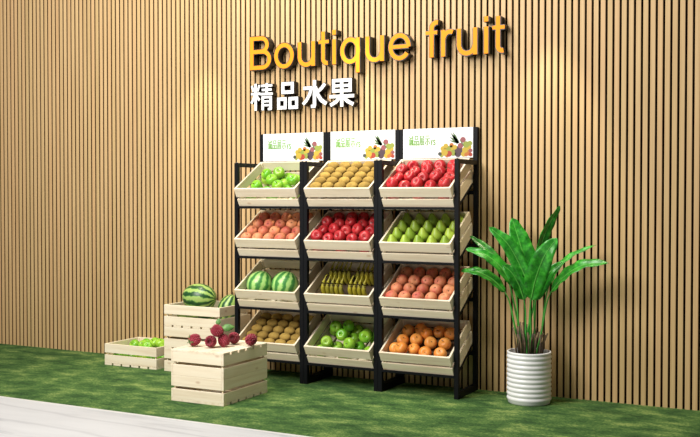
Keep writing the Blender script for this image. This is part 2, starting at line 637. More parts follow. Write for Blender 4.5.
def make_rack():
    root = empty('display_rack')
    W = PU - 0.001
    HF, HR = 1.600, 1.832
    d0, d1 = -0.388, -0.004          # front and back faces

    def b(name, mtl, *a, bev=0.0015, mtx=None):
        bm = bmesh.new()
        box(bm, *a, bev, mtx=mtx)
        return link(name, bm, M[mtl], root)
    for x in (0, W - PW):
        b('front_post', 'black', x, x + PW, d0, d0 + PW, 0, HF)
        b('rear_post', 'black', x, x + PW, d1 - PW, d1, 0, HR)
        b('top_rail', 'black', x + 0.001, x + PW - 0.001, d0 + PW, d1 - PW, HF - 0.030, HF)
        b('base_rail', 'black', x + 0.001, x + PW - 0.001, d0 + PW, d1 - PW, 0.0, 0.045)
    for r, z in enumerate(ROWZ):
        zc = z - 0.127                # height of the lip that holds the crate back
        b('front_rail', 'black', PW, W - PW, d0, d0 + 0.012, zc - 0.018, zc)
        # sloping bearers under the crate's ends
        F = Vector((0, FY, z))
        mt = Matrix.Translation(F) @ Matrix.Rotation(T30, 4, 'X')
        for x in (PW, W - PW - 0.028):
            b('shelf_bearer', 'black', x, x + 0.028, 0.062, 0.375, -CH - 0.016, -CH - 0.0005, mtx=mt)
        zr = z + (-CH - 0.016) * math.cos(T30) + 0.36 * 0.5
        b('rear_rail', 'black', PW, W - PW, d1 - PW + 0.004, d1 - 0.010, zr - 0.060, zr - 0.034)
    # header board with print
    hb = b('header_board', 'board', PW, W - PW, d1 - PW - 0.003, d1 - PW + 0.009, 1.620, HR)
    y = d1 - PW - 0.0036
    x0, x1, z0, z1 = PW, W - PW, 1.620, HR
    bm = bmesh.new()
    hx = (x1 - x0)
    for i, ch in enumerate('诚品展示'):
        for q in (-1, 0, 1):
            glyph(bm, ch, x0 + hx * (0.083 + 0.079 * i) + q * 0.0016, z0 + 0.092, hx * 0.070, 0.070, y - 0.0001 * q, y + 0.0008)
    for i, ch in enumerate('fs'):
        for q in (-1, 0, 1):
            glyph(bm, ch, x0 + hx * (0.405 + 0.036 * i) + q * 0.0012, z0 + 0.092, hx * 0.030, 0.040, y - 0.0001 * q, y + 0.0008)
    link('lettering', bm, M['pgreen'], hb)
    bm = bmesh.new()
    for i in (0, 1, 2, 3, 5, 6):
        box(bm, x0 + hx * (0.09 + 0.05 * i), x0 + hx * (0.105 + 0.05 * i), y, y + 0.0006, z0 + 0.066, z0 + 0.071)
    box(bm, x0 + hx * 0.09, x0 + hx * 0.405, y + 0.0001, y + 0.0006, z0 + 0.0680, z0 + 0.0686)
    link('small_print', bm, M['pgrey'], hb)
    bm = bmesh.new()
    P = lambda u, v: (x0 + hx * u, z0 + v)
    # pineapple crown, long leaves to the upper left
    for (u, v) in ((0.685, 0.178), (0.70, 0.165), (0.715, 0.185), (0.67, 0.150), (0.735, 0.150), (0.66, 0.125)):
        bx, bz = P(0.80, 0.100)
        tx, tz = P(u, v)
        mx, mz = bx * 0.45 + tx * 0.55, bz * 0.45 + tz * 0.55
        poly(bm, [(bx - 0.010, bz - 0.002), (mx - 0.009, mz - 0.001), (tx, tz), (mx + 0.006, mz + 0.007), (bx + 0.006, bz + 0.008)], y - 0.0002, 5)
    for u, v, r, c in ((0.60, 0.040, 0.026, 0), (0.645, 0.062, 0.026, 1), (0.70, 0.066, 0.024, 0), (0.58, 0.066, 0.020, 0), (0.62, 0.085, 0.018, 0),
                       (0.665, 0.030, 0.022, 2), (0.635, 0.020, 0.016, 3), (0.725, 0.036, 0.023, 1), (0.70, 0.090, 0.017, 3), (0.745, 0.075, 0.018, 0),
                       (0.535, 0.030, 0.014, 7), (0.56, 0.018, 0.013, 1), (0.80, 0.055, 0.030, 4), (0.79, 0.028, 0.024, 4), (0.825, 0.085, 0.020, 6), (0.86, 0.125, 0.021, 6),
                       (0.905, 0.092, 0.024, 1), (0.94, 0.075, 0.020, 0), (0.955, 0.10, 0.018, 1), (0.89, 0.055, 0.022, 0), (0.87, 0.026, 0.020, 0),
                       (0.93, 0.035, 0.022, 3), (0.965, 0.050, 0.014, 6), (0.965, 0.022, 0.014, 2), (0.905, 0.022, 0.014, 3)):
        if True:
            cx_, cz_ = P(u, v)
            disc(bm, cx_, cz_, r, r * 0.95, y - 0.0003 - 0.0001 * (hash((u, v)) % 7 if False else int(u * 100) % 7), c)
    disc(bm, *P(0.845, 0.105), 0.004, 0.026, y - 0.0014, 5, rot=0.6)
    link('fruit_picture', bm, [M['p%d' % i] for i in range(8)], hb)
    # four little levelling feet on the front posts are hidden in the turf: bolts on the top rails
    for x in (PW / 2, W - PW / 2):
        bm = bmesh.new()
        lathe(bm, [(0, 0), (0.006, 0), (0.006, 0.004), (0, 0.004)], 10)
        o = link('bolt', bm, M['bolt'], root)
        o.location = (x, d0 + PW / 2, HF)
    return root


RACKL = ['black metal rack at the left holding green apples, peaches, watermelons and kiwis',
         'black metal rack in the middle holding kiwis, red apples, bananas and green apples',
         'black metal rack at the right holding red apples, pears, peaches and oranges']
rack0 = make_rack()
for c in range(3):
    r = rack0 if c == 0 else copy_tree(rack0)
    r.location = (XU + PU * c, 0, 0)
    tag(r, RACKL[c], 'rack', 'black display racks standing side by side')

CRATE_M = {}
for row in range(4):
    for c in range(3):
        mt = crate_matrix(c, row)
        CRATE_M[(c, row)] = mt
        place_crate(mt, 'tilted pale pine crate of %s, %s row of the %s black rack' % (FRUITS[row][c], ROWN[row], COLN[c]), 'tilted crates on the racks')

# liner boards that raise the fruit inside the tilted crates
LINER = {(1, 0): -0.020 - 0.031, (0, 1): -0.030 - 0.044, (2, 2): -0.030 - 0.044, (2, 1): -0.085, (0, 3): -0.045 - 0.031,
         (1, 2): -0.125, (2, 3): -0.098, (2, 0): -0.146, (1, 1): -0.146}
for row in range(4):
    for c in range(3):
        if (c, row) in LINER:
            mt = CRATE_M[(c, row)]
            bm = bmesh.new()
            zl = CH + LINER[(c, row)]
            box(bm, -CW / 2 + TH + 0.013, CW / 2 - TH - 0.013, -CD / 2 + TH + 0.001, CD / 2 - TH - 0.001, zl - 0.006, zl - 0.0005)
            par = [o for o in bpy.data.objects if o.get('category') == 'crate' and (o.location - mt.to_translation()).length < 1e-4][0]
            link('liner_board', bm, M['liner'], par)

# ------------------------------------------------------------------ fruit prototypes (centred on the fruit)
POOL = []


def apple_proto(name, mtl, R=0.045, flat=0.90, dimple=0.35):
    bm = bmesh.new()
    prof = []
    n = 14
    for i in range(n + 1):
        t = PI * i / n            # 0 bottom .. pi top
        r = R * math.sin(t) * (1 + 0.06 * math.cos(PI - t))
        z = -R * flat * math.cos(t)
        z -= (R * dimple * math.exp(-(r / (R * 0.34)) ** 2)) * (1 if t > PI / 2 else -0.5)
        prof.append((0 if i in (0, n) else r, z))
    lathe(bm, prof, 22)
    o = link(name, bm, M[mtl], smooth=True)
    bm = bmesh.new()
    zt = prof[-1][1]
    tube(bm, [Vector((0, 0, zt - 0.001)), Vector((0.0015, 0, zt + R * 0.22)), Vector((0.005, 0.001, zt + R * 0.42))], [R * 0.05, R * 0.045, R * 0.06], 6)
    link('stem', bm, M['stem'], o, smooth=True)
    bm = bmesh.new()
    bmesh.ops.create_icosphere(bm, subdivisions=1, radius=R * 0.13)
    for v in bm.verts: v.co.z = v.co.z * 0.4 + prof[0][1] - 0.0008
    link('calyx', bm, M['stem'], o, smooth=True)
    return o


def peach_proto():
    bm = bmesh.new()
    R = 0.0445
    bmesh.ops.create_uvsphere(bm, u_segments=24, v_segments=16, radius=R)
    for v in bm.verts:
        a = math.atan2(v.co.y, v.co.x)
        rr = math.hypot(v.co.x, v.co.y) / R
        cre = math.exp(-(a / 0.22) ** 2) * rr * 0.05
        v.co.x *= 1 - cre; v.co.y *= 1 - cre
        if v.co.z > 0: v.co.z -= 0.011 * math.exp(-(rr / 0.28) ** 2)
        v.co.z *= 0.95
    o = link('peach', bm, M['peach'], smooth=True)
    bm = bmesh.new()
    bmesh.ops.create_icosphere(bm, subdivisions=1, radius=0.0055)
    for v in bm.verts: v.co.z = v.co.z * 0.5 + 0.0325
    link('stem_hollow', bm, M['stem'], o, smooth=True)
    return o


def kiwi_proto():
    bm = bmesh.new()
    bmesh.ops.create_uvsphere(bm, u_segments=20, v_segments=12, radius=1)
    for v in bm.verts:
        v.co = Vector((v.co.z * 0.046, v.co.x * 0.0355, v.co.y * 0.031))
    bmesh.ops.recalc_face_normals(bm, faces=bm.faces[:])
    o = link('kiwi', bm, M['kiwi'], smooth=True)
    bm = bmesh.new()
    lathe(bm, [(0, 0), (0.004, 0), (0.003, 0.003), (0, 0.003)], 8, Matrix.Translation((0.045, 0, 0)) @ Matrix.Rotation(PI / 2, 4, 'Y'))
    link('tip', bm, M['stem'], o, smooth=True)
    return o


def pear_proto():
    bm = bmesh.new()
    pr = [(0, -0.046), (0.012, -0.047), (0.026, -0.042), (0.037, -0.030), (0.0405, -0.014), (0.037, 0.004), (0.029, 0.020), (0.021, 0.034), (0.016, 0.044), (0.010, 0.051), (0, 0.052)]
    lathe(bm, pr, 20)
    o = link('pear', bm, M['pear'], smooth=True)
    bm = bmesh.new()
    tube(bm, [Vector((0, 0, 0.051)), Vector((0.001, 0, 0.062)), Vector((0.005, 0, 0.070))], [0.0016, 0.0014, 0.002], 6)
    link('stem', bm, M['stem'], o, smooth=True)
    return o


def melon_proto(mtl, a, r):
    bm = bmesh.new()
    bmesh.ops.create_uvsphere(bm, u_segments=40, v_segments=24, radius=1)
    for v in bm.verts:
        z = v.co.z
        v.co = Vector((z * a, v.co.x * r, v.co.y * r))
    bmesh.ops.recalc_face_normals(bm, faces=bm.faces[:])
    o = link('watermelon', bm, M[mtl], smooth=True)
    bm = bmesh.new()
    tube(bm, [Vector((a - 0.001, 0, 0)), Vector((a + 0.010, 0, 0.002)), Vector((a + 0.018, 0.004, 0.006))], [0.004, 0.003, 0.0035], 6)
    link('stem', bm, M['stem'], o, smooth=True)
    return o


def banana_bunch(n):
    root = empty('banana_bunch')
    for i in range(n):
        u = (i - (n - 1) / 2)
        pts, rad = [], []
        m = 12
        for k in range(m + 1):
            t = k / m
            ang = -0.55 + 1.25 * t
            z = 0.165 * t
            yb = -0.026 * math.sin(PI * t)            # belly towards the shopper
            x = u * 0.0365 + 0.010 - 0.016 * math.sin(PI * t) + 0.008 * t
            prof = 0.0165 * (math.sin(PI * min(1, 0.12 + t * 0.92)) ** 0.42) if t < 0.78 else 0.0165 * max(0.30, (1 - t) / 0.26 * 0.72)
            if t < 0.04: prof *= 0.45
            pts.append(Vector((x, yb, z)))
            rad.append(max(prof, 0.0040))
        bm = bmesh.new()
        tube(bm, pts, rad, 7)
        b = link('banana', bm, M['banana'], root, smooth=True)
        bm = bmesh.new()
        tube(bm, [pts[-1], pts[-1] + Vector((-u * 0.004, 0.012, 0.008))], [0.0048, 0.004], 6)
        link('stalk', bm, M['banana'], b, smooth=True)
    return root


def protos():
    p = {}
    p['green apple'] = apple_proto('green_apple', 'gapple')
    p['red apple'] = apple_proto('red_apple', 'rapple', flat=0.88)
    p['orange'] = apple_proto('orange', 'orange', flat=0.93, dimple=0.25)
    p['peach'] = peach_proto()
    p['kiwi'] = kiwi_proto()
    p['pear'] = pear_proto()
    return p


PR = protos()
PR_used = set()


def put(kind, mtx, label, cat, group):
    o = PR[kind] if kind not in PR_used else copy_tree(PR[kind])
    PR_used.add(kind)
    loc, rot, _ = mtx.decompose()
    o.location = loc
    o.rotation_euler = rot.to_euler()
    tag(o, label, cat, group)
    return o


def in_crate(mt, x, v, n, rot=None):
    """x from the left end, v back from the front, n above the rim, in the crate's own tilted frame"""
    m = mt @ Matrix.Translation((x - CW / 2, v - CD / 2, CH + n))
    if rot is not None:
        m = m @ rot
    return m


def relax(P, r, lo, it=400, fixed=()):
    """push overlapping fruit apart inside the crate"""
    xa, xb = TH + r + 0.001, CW - TH - r - 0.001
    ya, yb = TH + r + 0.001, CD - TH - r - 0.001
    P = [list(p) for p in P]
    for _ in range(it):
        for i in range(len(P)):
            for j in range(i):
                d = [P[i][k] - P[j][k] for k in range(3)]
                l = math.sqrt(sum(q * q for q in d)) or 1e-6
                if l < 2 * r:
                    s = (2 * r - l) / 2 / l
                    for k in range(3):
                        P[i][k] += d[k] * s
                        P[j][k] -= d[k] * s
        for p in P:
            p[0] = min(max(p[0], xa), xb)
            p[1] = min(max(p[1], ya), yb)
            p[2] = max(p[2], lo)
    return P


def rnd_rot(tilt=0.6, face=None):
    r = Matrix.Rotation(random.uniform(0, 2 * PI), 4, 'Z')
    t = Euler((random.uniform(0.1, 0.9) * tilt, random.uniform(-0.6, 0.6) * tilt, 0)).to_matrix().to_4x4()
    return t @ r


ROWF = ['front', 'second', 'third', 'fourth', 'back']


def grid(kind, cat, plural, col, row, xs, vs, n, rotf, skip=()):
    mt = CRATE_M[(col, row)]
    nr = len(vs)
    for j, v in enumerate(vs):
        rn = 'front row' if j == 0 else ('back row' if j == nr - 1 else '%s row from front' % ORD[j])
        for i, x in enumerate(xs):
            pos = 'leftmost' if i == 0 else ('rightmost' if i == len(xs) - 1 else '%s from left' % ORD[i])
            where = 'crate in the %s row of the %s rack' % (ROWN[row], COLN[col])
            put(kind, in_crate(mt, x + random.uniform(-.001, .001), v, n, rotf()), '%s %s in %s, %s shelf, %s rack' % (kind, pos, rn, ROWN[row], COLN[col]),
                cat, '%s set out in rows, %s shelf of the %s rack' % (plural, ROWN[row], COLN[col]))


def pile(kind, cat, plural, mt, top, under, r, lo, where):
    P = relax([p[:3] for p in top] + list(under), r + 0.0008, lo)
    order = []
    for i, p in enumerate(P):
        face = Matrix.Rotation(random.uniform(0.2, 1.0), 4, 'X') @ Matrix.Rotation(random.uniform(-0.5, 0.5), 4, 'Y') @ Matrix.Rotation(random.uniform(0, 6.28), 4, 'Z')
        if i < len(top):
            lab = '%s %s' % (top[i][3], where)
        else:
            lab = '%s lying low beneath other %s %s' % (kind, plural, where)
        put(kind, in_crate(mt, p[0], p[1], p[2], face), lab, cat, '%s %s' % (plural, where))


# green apple crates (same loose heap)
GA = [(0.115, 0.120, -0.050), (0.300, 0.120, -0.050), (0.205, 0.210, -0.040), (0.110, 0.300, -0.045), (0.215, 0.318, -0.045), (0.385, 0.205, -0.050)]
GAU = [(0.062, 0.200, -0.110), (0.175, 0.150, -0.110), (0.260, 0.260, -0.110), (0.350, 0.170, -0.110), (0.340, 0.320, -0.110), (0.160, 0.340, -0.110),
       (0.440, 0.260, -0.110), (0.070, 0.100, -0.110), (0.260, 0.085, -0.110), (0.070, 0.340, -0.110), (0.440, 0.120, -0.110), (0.250, 0.350, -0.110), (0.430, 0.345, -0.110)]
GL = ['green apple at the front left of the heap', 'green apple at the front centre of the heap', 'green apple in the middle of the heap',
      'green apple at the back left of the heap', 'green apple at the back centre of the heap', 'green apple at the right end of the heap']
for (c, r) in ((0, 0), (1, 3)):
    pile('green apple', 'apple', 'green apples', CRATE_M[(c, r)], [(*p, l) for p, l in zip(GA, GL)], GAU, 0.0445, -0.110,
         'in %s crate of %s rack' % (ROWN[r], COLN[c]))

# red apple crates
RA, RL = [], []
for j, (v, n, xs) in enumerate(((0.085, -0.036, (0.062, 0.155, 0.250, 0.345, 0.448)), (0.180, -0.026, (0.072, 0.165, 0.258, 0.355, 0.452)), (0.275, -0.030, (0.062, 0.160, 0.255, 0.348, 0.445)), (0.352, -0.024, (0.115, 0.225, 0.320, 0.420)))):
    for i, x in enumerate(xs):
        RA.append((x, v, n))
        pos = 'leftmost' if i == 0 else ('rightmost' if i == len(xs) - 1 else '%s from left' % ORD[i])
        RL.append('red apple %s in %s row' % (pos, ['front', 'second', 'third', 'back'][j]))
RU = [(0.062 + 0.095 * i + (0.02 if j % 2 else 0), 0.07 + 0.1 * j, -0.100) for j in range(4) for i in range(5)]
RU = [p for k, p in enumerate(RU) if k % 2 == 0]
for (c, r) in ((2, 0), (1, 1)):
    pile('red apple', 'apple', 'red apples', CRATE_M[(c, r)], [(*p, l) for p, l in zip(RA, RL)], RU, 0.0445, -0.100,
         'in %s crate of %s rack' % (ROWN[r], COLN[c]))

# oranges
OA = [((0.068, 0.118, -0.053), 'orange at the front left corner'), ((0.150, 0.085, -0.020), 'orange raised second from left at the front'),
      ((0.195, 0.125, -0.053), 'orange tucked behind the raised front one'), ((0.300, 0.095, -0.050), 'orange in the front centre with dark dimple'),
      ((0.410, 0.098, -0.050), 'orange at the front right'), ((0.090, 0.210, -0.050), 'orange leftmost in the middle row'),
      ((0.195, 0.205, -0.040), 'orange second from left in the middle row'), ((0.300, 0.205, -0.050), 'orange third from left in the middle row'),
      ((0.405, 0.205, -0.050), 'orange rightmost in the middle row'), ((0.090, 0.325, -0.050), 'orange leftmost in the back row'),
      ((0.170, 0.345, -0.050), 'orange second from left in the back row'), ((0.245, 0.290, -0.040), 'orange third from left in the back row'),
      ((0.315, 0.330, -0.050), 'orange fourth from left in the back row'), ((0.410, 0.315, -0.045), 'orange rightmost in the back row')]
pile('orange', 'orange', 'oranges', CRATE_M[(2, 3)], [(*p, l) for p, l in OA], [], 0.0445, -0.053, 'in bottom crate of right rack')

# fruit set out in rows
kr = lambda: Euler((random.uniform(-.1, .1), random.uniform(-.04, .04), random.uniform(-.05, .05))).to_matrix().to_4x4()
grid('kiwi', 'kiwi', 'kiwis', 1, 0, [0.066 + 0.0965 * i for i in range(5)], [0.066 + 0.0755 * j for j in range(5)], -0.020, kr)
grid('kiwi', 'kiwi', 'kiwis', 0, 3, [0.066 + 0.0965 * i for i in range(5)], [0.066 + 0.0755 * j for j in range(5)], -0.045, kr)
pr_ = lambda: Euler((random.uniform(-.2, 1.0), random.uniform(-.7, .7), 0)).to_matrix().to_4x4() @ Matrix.Rotation(random.uniform(0, 6.28), 4, 'Z')
grid('peach', 'peach', 'peaches', 0, 1, [0.066 + 0.0975 * i for i in range(5)], [0.064 + 0.0965 * j for j in range(4)], -0.030, pr_)
grid('peach', 'peach', 'peaches', 2, 2, [0.066 + 0.0975 * i for i in range(5)], [0.064 + 0.0965 * j for j in range(4)], -0.030, pr_)
pe = lambda: Euler((-0.22 + random.uniform(-.05, .05), random.uniform(-.06, .06), 0)).to_matrix().to_4x4() @ Matrix.Rotation(random.uniform(0, 6.28), 4, 'Z')
grid('pear', 'pear', 'pears', 2, 1, [0.066 + 0.0975 * i for i in range(5)], [0.070 + 0.095 * j for j in range(4)], -0.035, pe)

# bananas
for n, x, v, lab in ((5, 0.165, 0.125, 'bunch of five bananas at the front left of the banana crate'), (4, 0.365, 0.125, 'bunch of four bananas at the front right of the banana crate'),
                     (5, 0.150, 0.300, 'bunch of five bananas at the back left of the banana crate'), (4, 0.350, 0.300, 'bunch of four bananas at the back right of the banana crate')):
    b = banana_bunch(n)
    m = in_crate(CRATE_M[(1, 2)], x, v, -0.119, Matrix.Rotation(-0.30, 4, 'X'))
    loc, rot, _ = m.decompose()
    b.location = loc
    b.rotation_euler = rot.to_euler()
    tag(b, lab, 'bananas', 'banana bunches in the middle rack')

# watermelons
mp = melon_proto('melonp', 0.104, 0.102)
up = Matrix.Rotation(-0.75, 4, 'X') @ Matrix.Rotation(0.25, 4, 'Y') @ Matrix.Rotation(-1.5708, 4, 'Y')
for i, (x, lab) in enumerate(((0.133, 'pale striped watermelon on the left of the third crate, left rack'), (0.347, 'pale striped watermelon on the right of the third crate, left rack'))):
    o = mp if i == 0 else copy_tree(mp)
    loc, rot, _ = in_crate(CRATE_M[(0, 2)], x, 0.148 + 0.008 * i, -0.047, up @ Matrix.Rotation(i * 1.3, 4, 'X')).decompose()
    o.location = loc
    o.rotation_euler = rot.to_euler()
    tag(o, lab, 'watermelon', 'watermelons in the left rack')

# ------------------------------------------------------------------ free crates on the turf
def ground_crate(x0, y0, z, label, group, turned=False, inverted=False):
    """x0, y0: left front corner of the footprint"""
    w, d = (CD, CW) if turned else (CW, CD)
    m = Matrix.Translation((x0 + w / 2, y0 + d / 2, z))
    if inverted: m = m @ Matrix.Translation((0, 0, CH)) @ Matrix.Rotation(PI, 4, 'X')
    if turned: m = m @ Matrix.Rotation(PI / 2, 4, 'Z')
    place_crate(m, label, group)
    return m


G3 = 'crates stacked under the large watermelons'
AP = ground_crate(-2.106, -0.428, 0.0005, 'single low pine crate of green apples on the turf at the far left', 'low crates on the turf')
for i, l in enumerate(('lowest pine crate of the watermelon stack on the turf', 'pine crate in the middle of the watermelon stack', 'open pine crate holding large watermelons, topmost of its stack')):
    ST = ground_crate(-1.508, -0.428, 0.0005 + i * (CH + 0.0006), l, G3)
ground_crate(-0.771, -1.287, 0.0005, 'lower pine crate of the front stack, standing on the turf', 'crates of the front stack', turned=True)
ground_crate(-0.771, -1.287, 0.0011 + CH, 'upside-down pine crate on the front stack, raspberries on top', 'crates of the front stack', turned=True, inverted=True)
TOPZ = 0.0011 + 2 * CH

# apples in the low crate: visible ones first
def loc_in(x0, y0, X, Y): return X - x0, Y - y0
LA = [((-2.030, -0.150), 'green apple at the left of the heap'), ((-1.975, -0.060), 'green apple at the back left of the heap'), ((-1.940, -0.140), 'green apple in the middle of the heap, dimple showing'),
      ((-1.880, -0.055), 'green apple at the back centre of the heap'), ((-1.820, -0.090), 'green apple at the right of the heap'), ((-1.865, -0.200), 'green apple at the front of the heap'),
      ((-1.72, -0.16), 'green apple nearest the right end')]
top = [(*loc_in(-2.106, -0.428, *p), -0.046, l) for p, l in LA]
und = [(0.075 + 0.12 * i, 0.075 + 0.13 * j, -0.110) for j in range(3) for i in range(4)]
pile('green apple', 'apple', 'green apples', AP, top, und, 0.0445, -0.110, 'in low crate at far left')

# watermelons in the stack
big = melon_proto('melon', 0.142, 0.108)
big.location = (-1.325, -0.218, 0.560)
big.rotation_euler = (0.5, 0.06, 0.12)
tag(big, 'large dark-striped watermelon heaped above the rim of the crate stack', 'watermelon', 'large watermelons in the stack')
sm = melon_proto('melon', 0.115, 0.083)
sm.location = (-1.092, -0.160, 0.359 + 0.117)
sm.rotation_euler = (0.3, -1.25, 0.5)
tag(sm, 'smaller watermelon at the right behind the large one in the stack', 'watermelon', 'large watermelons in the stack')
for i, (yy) in enumerate((-0.218 - 0.120, -0.218 + 0.120)):
    o = melon_proto('melon', 0.095, 0.067)
    o.location = (-1.345, yy, 0.3590 + 0.068)
    o.rotation_euler = (0.4 + i, 0, 0)
    tag(o, 'small watermelon hidden under the large one in the crate stack', 'watermelon', 'small watermelons hidden below the large one')


# raspberries on the front stack
def raspberry(R=0.040, calyx=False, leaves=()):
    bm = bmesh.new()
    # core body with an open hollow at +z
    prof = [(0, -0.96), (0.42, -0.86), (0.74, -0.55), (0.90, -0.10), (0.88, 0.35), (0.70, 0.68), (0.46, 0.80), (0.34, 0.74), (0.26, 0.45), (0, 0.35)]
    lathe(bm, [(r * R * 0.9, z * R) for r, z in prof[:7]], 16)
    nb = 0
    for iz in range(8):
        t = -0.90 + iz * 0.235
        rr = math.sqrt(max(0.02, 1 - (t * 0.93) ** 2)) * 0.86
        cnt = max(3, int(2 * PI * rr / 0.33))
        for k in range(cnt):
            a = 2 * PI * (k + 0.5 * (iz % 2)) / cnt
            mt = Matrix.Translation((math.cos(a) * rr * R, math.sin(a) * rr * R, t * R)) 
            bmesh.ops.create_icosphere(bm, subdivisions=1, radius=R * 0.185, matrix=mt)
    o = link('raspberry', bm, M['rasp'], smooth=True)
    if calyx:
        bm = bmesh.new()
        for k in range(5):
            a = 2 * PI * k / 5
            d = Vector((math.cos(a), math.sin(a), 0)); s = Vector((-d.y, d.x, 0))
            p = [Vector((0, 0, 0.86 * R)), d * 0.5 * R + s * 0.28 * R + Vector((0, 0, 0.92 * R)), d * 1.35 * R + Vector((0, 0, 0.55 * R)), d * 0.5 * R - s * 0.28 * R + Vector((0, 0, 0.92 * R))]
            vs = [bm.verts.new(q) for q in p] + [bm.verts.new(q - Vector((0, 0, 0.002))) for q in p]
            bm.faces.new(vs[:4]); bm.faces.new(vs[4:][::-1])
            for i in range(4): bm.faces.new((vs[i], vs[4 + i], vs[4 + (i + 1) % 4], vs[(i + 1) % 4]))
        tube(bm, [Vector((0, 0, 0.85 * R)), Vector((0.1 * R, 0, 1.35 * R))], 0.0025, 6)
        link('calyx', bm, M['calyx'], o)
    else:
        bm = bmesh.new()
        lathe(bm, [(0.50 * R, 0.80 * R), (0.40 * R, 0.76 * R), (0.30 * R, 0.50 * R), (0, 0.42 * R)][::-1], 14)
        bm2 = link('hollow', bm, [M['rcore']], o, smooth=True)
    return o


def aim(o, d):
    """point the fruit's +z along d"""
    o.rotation_euler = Vector(d).normalized().to_track_quat('Z', 'Y').to_euler()


RZ = TOPZ + 0.0435
berries = [((-0.690, -1.140, RZ + 0.002), (-0.55, -0.75, -0.30), True, 'raspberry with green calyx lying alone at left on the front stack'),
           ((-0.560, -1.135, RZ), (0.35, -0.9, 0.12), False, 'raspberry at the front of the pile, hollow facing forward'),
           ((-0.505, -1.062, RZ), (0.2, 0.3, -0.9), False, 'raspberry right of the pile with its hollow turned away'),
           ((-0.515, -0.930, RZ), (0.25, -0.9, 0.25), False, 'raspberry behind the pile on the right, hollow facing forward'),
           ((-0.368, -0.940, RZ), (-0.1, 0.9, 0.2), False, 'raspberry lying alone at the right of the front stack'),
           ((-0.536, -1.097, RZ + 0.068), (-0.75, -0.1, 0.45), False, 'raspberry on top of the little pile, beneath the leaves')]
tops = None
for p, d, cal, lab in berries:
    o = raspberry(calyx=cal)
    o.location = p
    aim(o, d)
    tag(o, lab, 'raspberry', 'raspberries on the front stack')
    tops = o


def flat_leaf(name, L, W, mtl, th=0.0015):
    bm = bmesh.new()
    n = 10
    rows = []
    for i in range(n + 1):
        t = i / n
        w = W * math.sin(PI * min(1, t * 0.96 + 0.04)) ** 0.75 * (1 - 0.25 * t) if 0 < i < n else 0.0008
        w *= 1 + (0.10 if i % 2 else -0.04)
        rows.append([(-w, L * t, 0.18 * w), (0, L * t, 0.0), (w, L * t, 0.18 * w)])
    a = [[bm.verts.new((x, y, z + 0.10 * L * math.sin(PI * y / L))) for x, y, z in r] for r in rows]
    b = [[bm.verts.new((x, y, z + 0.10 * L * math.sin(PI * y / L) - th)) for x, y, z in r] for r in rows]
    for i in range(n):
        for j in range(2):
            bm.faces.new((a[i][j], a[i][j + 1], a[i + 1][j + 1], a[i + 1][j]))
            bm.faces.new((b[i][j], b[i + 1][j], b[i + 1][j + 1], b[i][j + 1]))
        bm.faces.new((a[i][0], a[i + 1][0], b[i + 1][0], b[i][0]))
        bm.faces.new((a[i][2], b[i][2], b[i + 1][2], a[i + 1][2]))
    return link(name, bm, M[mtl], smooth=True)


for (p, d, L, W, lab) in (((-0.540, -1.085, RZ + 0.102), Vector((0.10, 0.35, 1.0)), 0.050, 0.018, None), ((-0.515, -1.075, RZ + 0.078), Vector((0.85, 0.75, 0.15)), 0.090, 0.028, None)):
    o = flat_leaf('leaf', L, W, 'rleaf')
    q = Matrix.Identity(3)
    yv = d.normalized(); zv = Vector((0.45, -0.85, 0.35)); xv = yv.cross(zv).normalized(); zv = xv.cross(yv)
    mm = Matrix((xv, yv, zv)).transposed().to_4x4()
    o.matrix_world = Matrix.Translation(p) @ mm
    par = tops
    W_ = Matrix.Translation(par.location) @ par.rotation_euler.to_matrix().to_4x4()
    loc, rot, _ = (W_.inverted() @ (Matrix.Translation(p) @ mm)).decompose()
    o.parent = par
    o.location = loc
    o.rotation_euler = rot.to_euler()

# ------------------------------------------------------------------ potted plant
PX, PY = 1.345, -0.243
PRAD, PH = 0.145, 0.338
plant = empty('potted_plant', (PX, PY, 0))
tag(plant, 'tall broad-leaved green plant in a white ribbed pot right of the racks', 'plant')
bm = bmesh.new()
prof = [(0, 0.0), (PRAD * 0.90, 0.0), (PRAD * 0.94, 0.004)]
nr = 10
rz0, rz1 = 0.018, PH - 0.018
for i in range(nr):
    for k in range(8):
        t = (i + k / 8) / nr
        prof.append((PRAD * (0.955 + 0.045 * abs(math.sin(PI * (i + k / 8)))), rz0 + (rz1 - rz0) * t))
prof += [(PRAD * 0.955, rz1), (PRAD * 0.99, PH - 0.012), (PRAD * 0.99, PH - 0.002), (PRAD * 0.97, PH), (PRAD * 0.93, PH), (PRAD * 0.92, PH - 0.004), (PRAD * 0.91, PH - 0.06), (0, PH - 0.06)]
lathe(bm, prof, 56)
link('pot', bm, M['pot'], plant, smooth=True)
bm = bmesh.new()
lathe(bm, [(0, PH - 0.0595), (PRAD * 0.905, PH - 0.0595), (PRAD * 0.905, PH - 0.030), (PRAD * 0.5, PH - 0.022), (0, PH - 0.018)], 40)
link('soil', bm, M['soil'], plant, smooth=True)
for i in range(30):
    a = i * 2.4
    rr = 0.012 + 0.075 * math.sqrt((i + 0.5) / 30)
    x, y = rr * math.cos(a), rr * math.sin(a) * 0.8
    h = 0.13 + 0.085 * random.random()
    bm = bmesh.new()
    tube(bm, [Vector((x, y, PH - 0.035)), Vector((x * 1.15, y * 1.15, PH + h * 0.4)), Vector((x * 1.35 + random.uniform(-.012, .012), y * 1.3, PH - 0.03 + h))], [0.0070, 0.0062, 0.0055], 7)
    link('cut_stalk', bm, M['stub'], plant, smooth=True)


